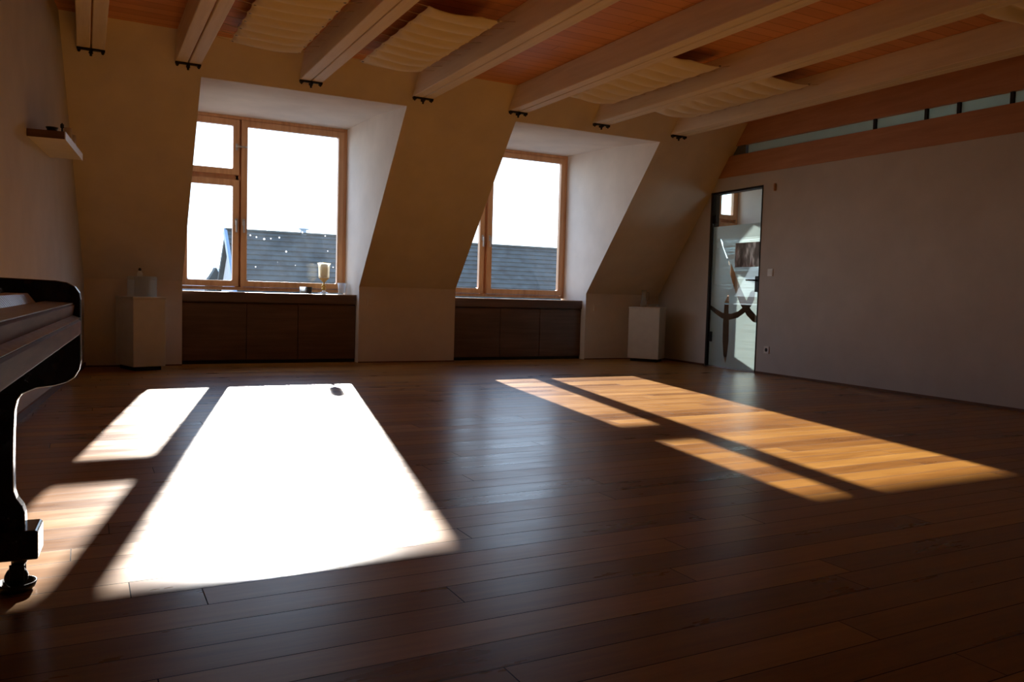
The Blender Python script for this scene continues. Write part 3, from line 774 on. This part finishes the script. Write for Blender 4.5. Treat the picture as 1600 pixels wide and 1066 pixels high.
for k in range(22): mb.box((5.30 + k * .3, 0, 0), (5.34 + k * .3, 4.35, .07))
mb.box((5.26, 0, -.06), (12.1, 4.35, .0))
rm = Matrix.Translation((0, 36.25, -.62)) @ Matrix.Rotation(math.atan2(2.12, 3.5), 4, 'X')
mb.v = [rm @ v for v in mb.v]
mb.build('ribbed_roof', M['zinc'], z)
tag(MB().prism([(4.75, -8), (5.25, -8), (5.25, 1.35), (5.12, 1.62), (4.75, 1.0)], 37.6, 38.4, 'xz').build('gable_tower', M['roof']), 'dark pointed gable beside the zinc roof', 'gable')
mb = MB(); xs = 4.5
tag(MB().prism([(57, -8), (57, .6), (60, 1.42), (63, .6), (63, -8)], -2, 8.8).build('far_house', M['dull_roof']), 'distant row house roof low in the first window', 'house')

# ------------------------------------------------------------------ light
SX, SY, SZV = -.2209, -1.0, -.3666
sd = bpy.data.lights.new('sun', 'SUN'); sd.energy = 22.5; sd.angle = math.radians(.6); sd.color = (1, .95, .88)
so = bpy.data.objects.new('sun', sd); COL.objects.link(so)
so.rotation_euler = Vector((SX, SY, SZV)).to_track_quat('-Z', 'Y').to_euler(); so.location = (10, 30, 15)
wd = bpy.data.worlds.new('sky'); SC.world = wd; wd.use_nodes = True
nt = wd.node_tree; nt.nodes.clear()
wo = nt.nodes.new('ShaderNodeOutputWorld'); bg = nt.nodes.new('ShaderNodeBackground')
tc = nt.nodes.new('ShaderNodeTexCoord'); sp = nt.nodes.new('ShaderNodeSeparateXYZ')
nt.links.new(tc.outputs['Generated'], sp.inputs[0])
cr = ramp(nt, sp.outputs['Z'], [(0., (.80, .92, 1.)), (.12, (.66, .83, 1.)), (.6, (.36, .58, 1.))])
nt.links.new(cr, bg.inputs[0]); bg.inputs['Strength'].default_value = 3.6
nt.links.new(bg.outputs[0], wo.inputs[0])

# ------------------------------------------------------------------ camera
cd = bpy.data.cameras.new('camera'); co = bpy.data.objects.new('camera', cd); COL.objects.link(co)
F = Vector((0.46707344, 0.88235507, -0.05737534)); Rt = Vector((0.88421654, -0.46622555, 0.02819303)); U = Vector((0.00187358, 0.06390044, 0.99795452))
co.matrix_world = Matrix(((Rt.x, U.x, -F.x, 0), (Rt.y, U.y, -F.y, 0), (Rt.z, U.z, -F.z, .8), (0, 0, 0, 1)))
cd.sensor_width = 36; cd.lens = 1264.2433 / 1600 * 36; cd.clip_start = .02; cd.clip_end = 400
SC.camera = co
SC.view_settings.view_transform = 'Standard'; SC.view_settings.look = 'None'; SC.view_settings.gamma = 1
SC.view_settings.use_curve_mapping = False
SC.view_settings.exposure = 0.
cy = SC.cycles
cy.max_bounces = 14; cy.diffuse_bounces = 7; cy.glossy_bounces = 6; cy.transparent_max_bounces = 24; cy.transmission_bounces = 8
cy.use_denoising = True; cy.sample_clamp_indirect = 8.; cy.caustics_reflective = False; cy.caustics_refractive = False
for o in SC.objects:
    if '_world' in o: del o['_world']
